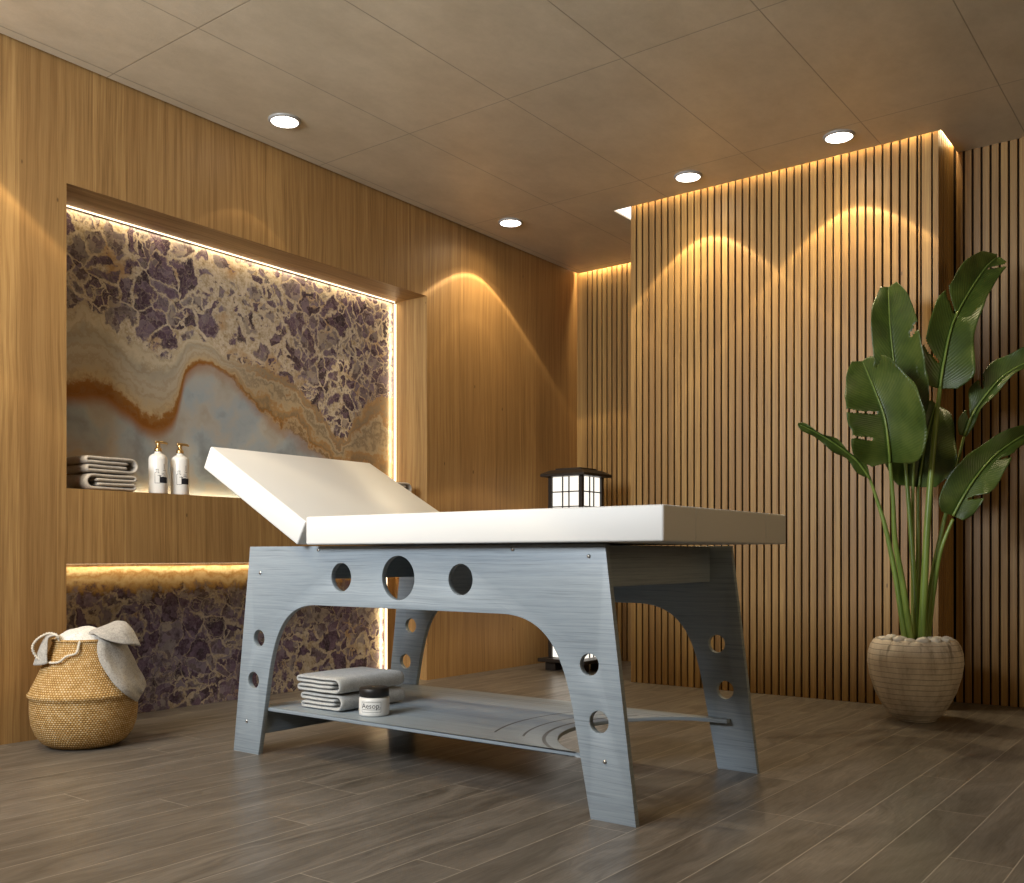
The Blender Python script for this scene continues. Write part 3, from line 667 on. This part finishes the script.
# ------------------------------------------------------------------ pump bottles
def pump_bottle(x, y, label):
    z = SZ1 + .0005; c = (x, y, z)
    root = empty('pump_bottle', c, label, 'bottle', 'white pump bottles on the ledge')
    r = .0375
    obj('bottle_body', lathe(bmesh.new(), [(0, 0), (r - .004, 0), (r - .001, .002), (r, .006), (r, .142), (r - .0015, .150), (r - .007, .158), (r - .018, .1645), (.0145, .1675), (.0135, .169), (.0135, .174), (0, .174)], c, 40), M['bottle'], root, True)
    p = obj('pump', lathe(bmesh.new(), [(0, .1742), (.0145, .1742), (.015, .176), (.015, .186), (.013, .188), (.009, .189), (.0085, .206), (.0085, .210), (0, .210)], c, 28), M['gold'], root, True)
    hd = Vector((.30, .95, 0)).normalized()
    o = Vector((x, y, z + .2125))
    bm = tube(bmesh.new(), catmull([o - hd * .012, o + hd * .006, o + hd * .026 + Vector((0, 0, -.0005)), o + hd * .037 + Vector((0, 0, -.005))], 4), lambda t: .0068 - .003 * t, 12)
    obj('spout', bm, M['gold'], p, True)
    a = math.atan2(-y, -x) + .0       # label side
    lb = link('label_block', wrap(patch(.034, .024, 10), r + .0005, a + .64, .056, c), M['ink'], root, True)
    # outline drawing of a bottle and small lines of print
    bw = .0015; D = []
    def line(x0, y0, x1, y1): D.append((min(x0, x1), min(y0, y1), max(abs(x1 - x0), bw), max(abs(y1 - y0), bw)))
    line(-.015, -.03, -.015, .012); line(-.015, -.03, .004, -.03); line(.004, -.03, .004, .004); line(-.011, .012, -.011, .026); line(-.003, .012, -.003, .026); line(-.015, .012, -.011, .012); line(-.003, .012, .003, .012)
    line(-.013, .026, .0, .026); line(-.004, .0, .012, .0); line(.012, .004, .026, .004); line(.012, .010, .022, .010); line(.012, -.004, .024, -.004); line(.018, .022, .030, .022); line(.022, .028, .022, .050); line(.007, -.010, .007, .002)
    link('print', wrap(bars(D), r + .0005, a + .05, .072, c), M['ink'], root)
pump_bottle(-3.575, 2.318, 'white pump bottle with brass pump, next to the taupe towels')
pump_bottle(-3.575, 2.420, 'white pump bottle with brass pump, next to the raised backrest')

# ------------------------------------------------------------------ shoji floor lantern
LX, LY = -3.165, 4.80
lan = empty('floor_lantern', (LX, LY, 0), 'tall black framed paper lantern glowing white in the far corner', 'lantern')
w = .118; lz0, lz1 = .105, 1.125
bm = bmesh.new()
for sx in (-1, 1):
    for sy in (-1, 1): box(bm, LX + sx * (w - .012) - .012, LX + sx * (w - .012) + .012, LY + sy * (w - .012) - .012, LY + sy * (w - .012) + .012, .06, lz1, .0015, 1)
obj('post_frame', bm, M['black'], lan)
bm = bmesh.new(); box(bm, LX - w - .045, LX + w + .045, LY - w - .045, LY + w + .045, .048, .070, .004)
for sx in (-1, 1):
    for sy in (-1, 1): box(bm, LX + sx * .095 - .035, LX + sx * .095 + .035, LY + sy * .095 - .035, LY + sy * .095 + .035, 0, .048, .002, 1)
obj('base', bm, M['black'], lan)
bm = bmesh.new()
box(bm, LX - w - .035, LX + w + .035, LY - w - .035, LY + w + .035, lz1, lz1 + .016, .003, 1)
def frustum(bm, r0, r1, z0, z1):
    a = [bm.verts.new((LX + sx * r0, LY + sy * r0, z0)) for sx, sy in ((-1, -1), (1, -1), (1, 1), (-1, 1))]; b = [bm.verts.new((LX + sx * r1, LY + sy * r1, z1)) for sx, sy in ((-1, -1), (1, -1), (1, 1), (-1, 1))]
    for k in range(4): bm.faces.new((a[k], a[(k + 1) % 4], b[(k + 1) % 4], b[k]))
    bm.faces.new(b); bm.faces.new(a[::-1])
frustum(bm, w + .033, w - .01, lz1 + .0165, lz1 + .040); box(bm, LX - w + .03, LX + w - .03, LY - w + .03, LY + w - .03, lz1 + .0405, lz1 + .050, .002, 1)
obj('roof', bm, M['black'], lan)
obj('paper_shade', B(LX - w + .014, LX + w - .014, LY - w + .014, LY + w - .014, .075, lz1 - .002), M['paper'], lan)
bm = bmesh.new(); b_ = .0032; q = w - .010
for k in range(1, 12):
    zz = lz1 - .003 - k * .086
    if zz < .08: break
    for s in (-1, 1):
        box(bm, LX - w + .024, LX + w - .024, LY + s * q - .003, LY + s * q + .003, zz - b_, zz + b_); box(bm, LX + s * q - .003, LX + s * q + .003, LY - w + .024, LY + w - .024, zz - b_, zz + b_)
for o_ in (-.022, .022):
    for s in (-1, 1):
        box(bm, LX + o_ - b_, LX + o_ + b_, LY + s * q - .0028, LY + s * q + .0028, .075, lz1 - .002); box(bm, LX + s * q - .0028, LX + s * q + .0028, LY + o_ - b_, LY + o_ + b_, .075, lz1 - .002)
obj('lattice', bm, M['black'], lan)

# ------------------------------------------------------------------ basket with cloths
KC = Vector((-3.296, 1.845, 0))
vr = Vector((.487, .873, 0)).normalized(); vt = Vector((.873, -.487, 0)).normalized()
BK = .925
bprof = [(.0, .0), (.10, .0), (.125, .004), (.150, .018), (.172, .045), (.186, .08), (.1915, .12), (.192, .160), (.191, .172), (.199, .179), (.200, .187), (.192, .196), (.177, .225), (.157, .265), (.138, .305), (.122, .340), (.113, .362), (.112, .372)]
bprof = [(r * BK, z) for r, z in bprof]
def brad(z):
    P = bprof[1:]
    for (r0, z0), (r1, z1) in zip(P, P[1:]):
        if z0 <= z <= z1: return r0 + (r1 - r0) * (z - z0) / max(z1 - z0, 1e-6)
    return P[-1][0]
bk = empty('wicker_basket', KC, 'round belly woven basket with rope handle on the floor by the left wall', 'basket')
inner = [(r - .008, z + (.008 if i else .008)) for i, (r, z) in enumerate(bprof[1:-1])]
prof = bprof + [(.100, .375), (.096, .371)] + [(max(r - .008, .01), max(z, .01)) for r, z in bprof[:0:-1]] + [(0, .01)]
obj('basket_body', lathe(bmesh.new(), prof, KC, 80), M['wicker'], bk, True)
bm = bmesh.new(); pts = [Vector((KC.x + .1022 * math.cos(2 * PI * k / 60), KC.y + .1022 * math.sin(2 * PI * k / 60), .372)) for k in range(61)]
obj('rim_braid', tube(bm, pts, lambda t: .0055 + .001 * math.sin(t * 60 * PI), 8), M['wicker'], bk, True)
def kpt(a, z, b): return KC + vr * a + vt * b + Vector((0, 0, z))
def surf(a, z, eps): R = brad(z) + eps; return math.sqrt(max(R * R - a * a, 0))
hp = [(-.078, .372), (-.085, .392), (-.112, .400), (-.145, .384), (-.163, .355), (-.150, .320), (-.117, .303), (-.08, .306), (-.057, .324), (-.027, .334), (-.019, .355), (-.015, .374)]
hb = [surf(-.078, .37, -.002)] + [surf(a, z, .012) if abs(a) < .9 * brad(z) else max(surf(a, z, .012), .055) for a, z in hp[1:-1]] + [surf(-.015, .37, -.002)]
pts = catmull([kpt(a, z, b) for (a, z), b in zip(hp, hb)], 14)
obj('rope_handle', tube(bmesh.new(), pts, lambda t: .0042 + .0014 * math.sin(t * 46 * 2 * PI), 8), M['rope'], bk, True)
def sheet(rows, n, parent, name, mat, thick, wr=.0, seed=0, label=None, cat=None):
    """rows of control points; smooth surface through them"""
    G = [catmull(r, n) for r in rows]; G = [catmull([g_[i] for g_ in G], n) for i in range(len(G[0]))]
    bm = bmesh.new(); V = [[bm.verts.new(p + Vector((mnoise.noise(p * 21 + Vector((seed, 0, 0))), mnoise.noise(p * 21 + Vector((0, seed, 5))), mnoise.noise(p * 21 + Vector((9, 0, seed))))) * wr) for p in c] for c in G]
    for a, b in zip(V, V[1:]):
        for i in range(len(a) - 1): bm.faces.new((a[i], a[i + 1], b[i + 1], b[i]))
    o = obj(name, bm, mat, parent, True); m = o.modifiers.new('thick', 'SOLIDIFY'); m.thickness = thick; m.offset = 0
    if label: tag(o, label, cat)
    return o
# white towel bundled in the mouth
wt = empty('bundled_towel', KC + Vector((0, 0, .30)), 'white towel bundled in the mouth of the basket', 'towel')
bm = bmesh.new(); bmesh.ops.create_uvsphere(bm, u_segments=40, v_segments=24, radius=1)
for v in bm.verts:
    d = v.co.copy(); k = 1 + .10 * mnoise.noise(d * 2.4 + Vector((4, 1, 2)))
    a = -.012 + d.x * .100 * k; zz = .352 + d.z * .062 * k + (.012 * d.x if d.z > 0 else 0); b = d.y * .098 * k
    R = .099
    if zz < .375:
        l = math.hypot(a, b)
        if l > R: a *= R / l; b *= R / l
    v.co = kpt(a, max(zz, .29), b)
obj('towel_body', bm, M['whitecloth'], wt, True)
fl = [[(-.088, .396, .02), (-.088, .398, .055), (-.083, .394, .080)], [(-.118, .391, .02), (-.119, .391, .050), (-.113, .386, .074)], [(-.140, .352, .02), (-.141, .345, .048), (-.118, .340, .085)], [(-.160, .300, .02), (-.158, .292, .048), (-.117, .300, .092)]]
sheet([[kpt(*p) for p in r] for r in fl], 6, wt, 'hanging_corner', M['throw'], .004, .003, 2)
# speckled throw over the right of the rim
th_ = empty('throw_cloth', KC + vr * .14 + Vector((0, 0, .28)), 'speckled grey linen cloth draped over the right side of the basket', 'throw')
rows = []
for (al, zl), (ar, zr) in (((.012, .398), (.10, .408)), ((.044, .388), (.130, .392)), ((.040, .350), (.138, .352)), ((.050, .300), (.158, .306)), ((.080, .247), (.176, .268)), ((.122, .197), (.192, .235)), ((.171, .152), (.203, .200))):
    r = []
    for k in range(6):
        f = k / 5; a = al + (ar - al) * f; z = zl + (zr - zl) * f
        b = surf(a, z, .017) if a < brad(z) + .016 else 0.
        b = max(b, .03 - .04 * f) + .006 * math.sin(f * 9)
        if z > .37: b = math.sqrt(max(.108 ** 2 - a * a, .0004)) * .92
        r.append(kpt(a, z, b))
    rows.append(r)
sheet(rows, 5, th_, 'draped_fall', M['throw'], .004, .003, 4)
fold = [[(.010, .398, .045), (.055, .414, .015), (.100, .430, -.02), (.128, .430, -.045)], [(.020, .400, .080), (.065, .416, .062), (.112, .428, .03), (.142, .424, .0)], [(.036, .393, .105), (.080, .398, .098), (.130, .402, .074), (.162, .392, .04)], [(.044, .386, .112), (.090, .368, .116), (.140, .356, .098), (.182, .346, .062)]]
sheet([[kpt(*p) for p in r] for r in fold], 6, th_, 'folded_corner', M['throw'], .005, .003, 6)

# ------------------------------------------------------------------ potted plant
PC = Vector((-1.096, 4.16, 0))
pp = empty('potted_plant', PC, 'bird of paradise plant in a ribbed stone coloured pot by the slatted wall', 'plant')
pprof = [(0, .0), (.080, .0), (.086, .004), (.088, .014), (.098, .020), (.110, .030), (.135, .067), (.162, .120), (.181, .180), (.1895, .235), (.187, .275), (.178, .303), (.166, .322), (.156, .330), (.149, .328), (.146, .300), (0, .300)]
pprof = [(r * .965, z) for r, z in pprof]
obj('pot', lathe(bmesh.new(), pprof, PC, 64), M['pot'], pp, True)
obj('soil', lathe(bmesh.new(), [(0, .312), (.06, .322), (.12, .319), (.144, .310)], PC, 32), M['soil'], pp, True)
dirv = (PC - Vector((0, 0, 0))).normalized(); Nf = Vector((-dirv.x, -dirv.y, 0)); Rt = Vector((Nf.y * -1, Nf.x, 0)); Rt = Vector((dirv.y, -dirv.x, 0))
DP = PC.x * -ST + PC.y * CT
def pp_pt(u, v, dep=0.):      # a point around the pot's depth, dep metres nearer to the front of the room
    d = ray(u, v); return Vector((0, 0, HC)) + Vector((d.x, d.y, d.z)) * (DP - dep)
def leaf(mid, wl, wr, deps, cup=.25, twist=0., tears=(), nl=110, seed=0, droop=0.):
    """mid: photo points base->tip; wl, wr: half widths (m) along the blade; deps: nearness; one blade mesh"""
    P = catmull([pp_pt(u, v, dp) for (u, v), dp in zip(mid, deps)], 12)
    def samp(L, f):
        x = f * (len(L) - 1); i = min(int(x), len(L) - 2); return L[i] * (1 - (x - i)) + L[i + 1] * (x - i)
    bm = bmesh.new(); uvl = bm.loops.layers.uv.new('UVMap'); V = {}; nw = 12
    WL = catmull([Vector((x, 0, 0)) for x in wl], 8); WR = catmull([Vector((x, 0, 0)) for x in wr], 8)
    for i in range(nl + 1):
        f = i / nl; p = samp(P, f); tan = (samp(P, min(f + .02, 1)) - samp(P, max(f - .02, 0))).normalized()
        side = tan.cross(Nf).normalized(); nrm = side.cross(tan).normalized()
        ca_, sa_ = math.cos(twist), math.sin(twist); side, nrm = side * ca_ + nrm * sa_, nrm * ca_ - side * sa_
        for j in range(-nw, nw + 1):
            s = j / nw; wdt = samp(WL, f).x if j < 0 else samp(WR, f).x
            x = s * wdt
            edge = abs(s); ripple = .012 * math.sin(f * 17 + seed + (3 if s > 0 else 0)) * edge ** 2
            sweep = .35 * abs(x)                     # side veins run towards the tip
            n_ = cup * (1 if droop == 0 else 1) * (abs(x) ** 1.5) * 3. - .010 * (1 - edge) ** 3
            jag = 1 + (.05 * mnoise.noise(Vector((f * 9, seed, s))) if edge == 1 else 0)
            q = p + side * x * jag + nrm * (n_ + ripple) - tan * 0
            V[i, j] = (bm.verts.new(q), s, f)
    for i in range(nl):
        for j in range(-nw, nw):
            f = (i + .5) / nl; s = (j + .5) / nw; cut = False
            for (tf, ts, dpt, wd) in tears:          # splits from the margin towards the midrib
                if s * ts > 0 and abs(s) > 1 - dpt and abs(f - tf - .10 * (abs(s) - 1)) < wd * (abs(s) - (1 - dpt)) / dpt + .0098: cut = True
            if cut: continue
            q = [V[i, j], V[i, j + 1], V[i + 1, j + 1], V[i + 1, j]]
            fc = bm.faces.new([a[0] for a in q])
            for l, a in zip(fc.loops, q): l[uvl].uv = (a[1], a[2])
    for v in [v for v in bm.verts if not v.link_faces]: bm.verts.remove(v)
    o = obj('leaf', bm, M['leaf'], pp, True)
    m = o.modifiers.new('thick', 'SOLIDIFY'); m.thickness = .0016; m.offset = 0
    tube_pts = [samp(P, k / 24) + Nf * .001 for k in range(24)]
    obj('midrib', tube(bmesh.new(), tube_pts, lambda t: .0045 * (1 - t) + .001, 8), M['stem'], o, True)
    return P
def stem(pts, deps, r0, r1):
    P = catmull([pp_pt(u, v, d) for (u, v), d in zip(pts, deps)], 10)
    obj('stem', tube(bmesh.new(), P, lambda t: r0 + (r1 - r0) * t, 12), M['stem'], pp, True)
K = DP / F      # metres per photo pixel at the plant
def W(*px): return [x * K for x in px]
leaf([(903, 428), (899, 400), (895, 372), (890, 325), (888, 286)], W(9, 18, 24, 22, 19, 17, 15, 8), W(14, 26, 31, 30, 30, 27, 21, 9), [-.03, -.02, -.03, -.05, -.10], .5, .12, [(.70, 1, .35, .012)], seed=1)
leaf([(940, 388), (944, 362), (952, 326), (966, 297), (985, 268), (998, 256)], W(14, 24, 25, 22, 22, 23, 20, 20, 17, 13, 3), W(16, 27, 26, 23, 21, 20, 18, 17, 16, 14, 3), [.05, .04, .02, -.02, -.08, -.13], .45, -.1, [(.28, -1, .85, .003), (.58, -1, .95, .003), (.90, 1, .8, .02)], seed=2)
leaf([(890, 463), (888, 440), (884, 415), (874, 388), (862, 360)], W(16, 28, 32, 30, 33, 29, 26, 20, 9), W(18, 29, 35, 36, 36, 34, 29, 21, 8), [.10, .13, .13, .10, .03], .55, .05, [(.34, -1, .6, .004), (.62, -1, .8, .005), (.93, 1, .6, .02)], seed=3)
leaf([(919, 487), (921, 468), (925, 445), (931, 420), (936, 403)], W(20, 32, 34, 28, 20, 4), W(16, 29, 31, 26, 17, 3), [-.06, -.06, -.05, -.04, -.06], .6, .0, seed=4)
leaf([(870, 479), (857, 461), (838, 446), (817, 433), (798, 424)], W(3, 6, 7, 8, 6, 7, 4, 1), W(2, 4, 5, 4, 5, 4, 3, 1), [.02, .04, .06, .07, .07], .3, .7, seed=5)
leaf([(964, 436), (973, 414), (985, 396), (1003, 376), (1027, 362), (1050, 356)], W(5, 9, 8, 15, 13, 17, 14, 12, 3), W(3, 5, 6, 8, 8, 8, 7, 6, 2), [.0, .02, .04, .06, .08, .09], .5, .4, [(.24, -1, .8, .014), (.5, -1, .6, .010)], seed=6)
leaf([(953, 516), (962, 499), (976, 477), (995, 455), (1020, 437), (1046, 424)], W(11, 19, 21, 19, 16, 13, 8, 2), W(10, 17, 18, 20, 16, 9, 7, 2), [.08, .10, .11, .10, .07, .02], .35, .1, [(.30, 1, .75, .014), (.66, 1, .6, .014)], seed=7)
# the lobe hanging behind the front leaf
leaf([(917, 418), (918, 405), (919, 390), (917, 372), (912, 352)], W(6, 10, 13, 15, 12, 3), W(4, 8, 10, 11, 10, 2), [-.02, .0, .01, -.01, -.04], .6, .7, seed=8)
stem([(905, 640), (897, 585), (886, 530), (877, 500), (870, 479)], [.05, .04, .03, .02, .02], .0125, .005)
stem([(911, 640), (902, 580), (895, 540), (893, 500), (890, 463)], [.06, .07, .08, .09, .10], .0135, .0065)
stem([(917, 640), (914, 580), (910, 520), (906, 470), (903, 428)], [.03, .0, -.02, -.03, -.03], .012, .006)
stem([(920, 640), (918, 580), (918, 530), (918, 487)], [.0, -.03, -.05, -.06], .010, .006)
stem([(922, 640), (925, 570), (929, 500), (934, 440), (940, 388)], [.05, .07, .08, .07, .05], .016, .008)
stem([(925, 640), (932, 580), (942, 530), (955, 475), (964, 436)], [.03, .03, .02, .01, .0], .012, .005)
stem([(928, 640), (934, 590), (941, 550), (953, 519)], [.01, .03, .06, .08], .0105, .006)
stem([(913, 640), (913, 560), (913, 480), (917, 418)], [-.02, -.04, -.04, -.02], .009, .005)
# pebbles on the soil
rnd = random.Random(4)
peb_spots = [(-.105, .085), (-.060, .120), (-.020, .125), (.030, .130), (.075, .110), (.110, .080), (-.085, .045), (.060, .060), (.118, .030), (-.120, .020), (-.045, .075), (.085, -.03), (-.09, -.04), (.02, -.10), (-.03, -.11)]
for k, (a, b) in enumerate(peb_spots):
    bm = bmesh.new(); bmesh.ops.create_icosphere(bm, subdivisions=3, radius=1)
    sx, sy, sz = rnd.uniform(.020, .028), rnd.uniform(.017, .023), rnd.uniform(.011, .017); off = Vector((rnd.random() * 9, k, 2)); ang = rnd.random() * PI
    base = PC + Rt * a + Nf * b; z0 = .320 + sz * .75
    for v in bm.verts:
        d = v.co.copy(); q = 1 + .16 * mnoise.noise(d * 1.5 + off); x_, y_ = d.x * sx * q, d.y * sy * q
        v.co = Vector((base.x + x_ * math.cos(ang) - y_ * math.sin(ang), base.y + x_ * math.sin(ang) + y_ * math.cos(ang), z0 + d.z * sz * q))
    where = ('at the front of' if b > .07 else 'in the middle of' if b > 0 else 'at the back of') + (' the soil on the left side' if a < -.05 else ' the soil on the right side' if a > .05 else ' the soil beside the stems')
    tag(obj('pebble', bm, M['pebble'], None, True), 'white pebble lying on the soil around the plant stems in the pot', 'pebble', 'white pebbles in the plant pot')

# ------------------------------------------------------------------ daylight and added warm fill
ld = bpy.data.lights.new('warm_fill', 'AREA'); ld.shape = 'RECTANGLE'; ld.size = 1.2; ld.size_y = .5; ld.energy = 30; ld.color = (1.0, .74, .44)  # added fill light without a fixture, brightens the mattress end from the right
lo = bpy.data.objects.new('warm_fill', ld); COL.objects.link(lo); lo.location = (XR - .03, 1.6, 1.7); lo.rotation_euler = (0, PI / 2, 0)
ld = bpy.data.lights.new('window_daylight', 'AREA'); ld.shape = 'RECTANGLE'; ld.size = WX1 - WX0 - .1; ld.size_y = WZ1 - WZ0 - .1; ld.spread = math.radians(125); ld.energy = 88; ld.color = (.92, .965, 1.0)
lo = bpy.data.objects.new('window_daylight', ld); COL.objects.link(lo); lo.location = ((WX0 + WX1) / 2, YB - .02, (WZ0 + WZ1) / 2); lo.rotation_euler = (PI / 2, 0, 0)
wd = bpy.data.worlds.new('sky'); sc.world = wd; wd.use_nodes = True
bg = wd.node_tree.nodes['Background']; bg.inputs[0].default_value = (.62, .74, .9, 1); bg.inputs[1].default_value = .6

vs = sc.view_settings; vs.view_transform = 'Standard'; vs.look = 'None'; vs.exposure = 0.0; vs.gamma = 1.0; vs.use_curve_mapping = False
sc.cycles.use_denoising = True; sc.cycles.max_bounces = 8; sc.cycles.diffuse_bounces = 4; sc.cycles.glossy_bounces = 3; sc.cycles.sample_clamp_indirect = 6.0
sc.cycles.caustics_reflective = False; sc.cycles.caustics_refractive = False
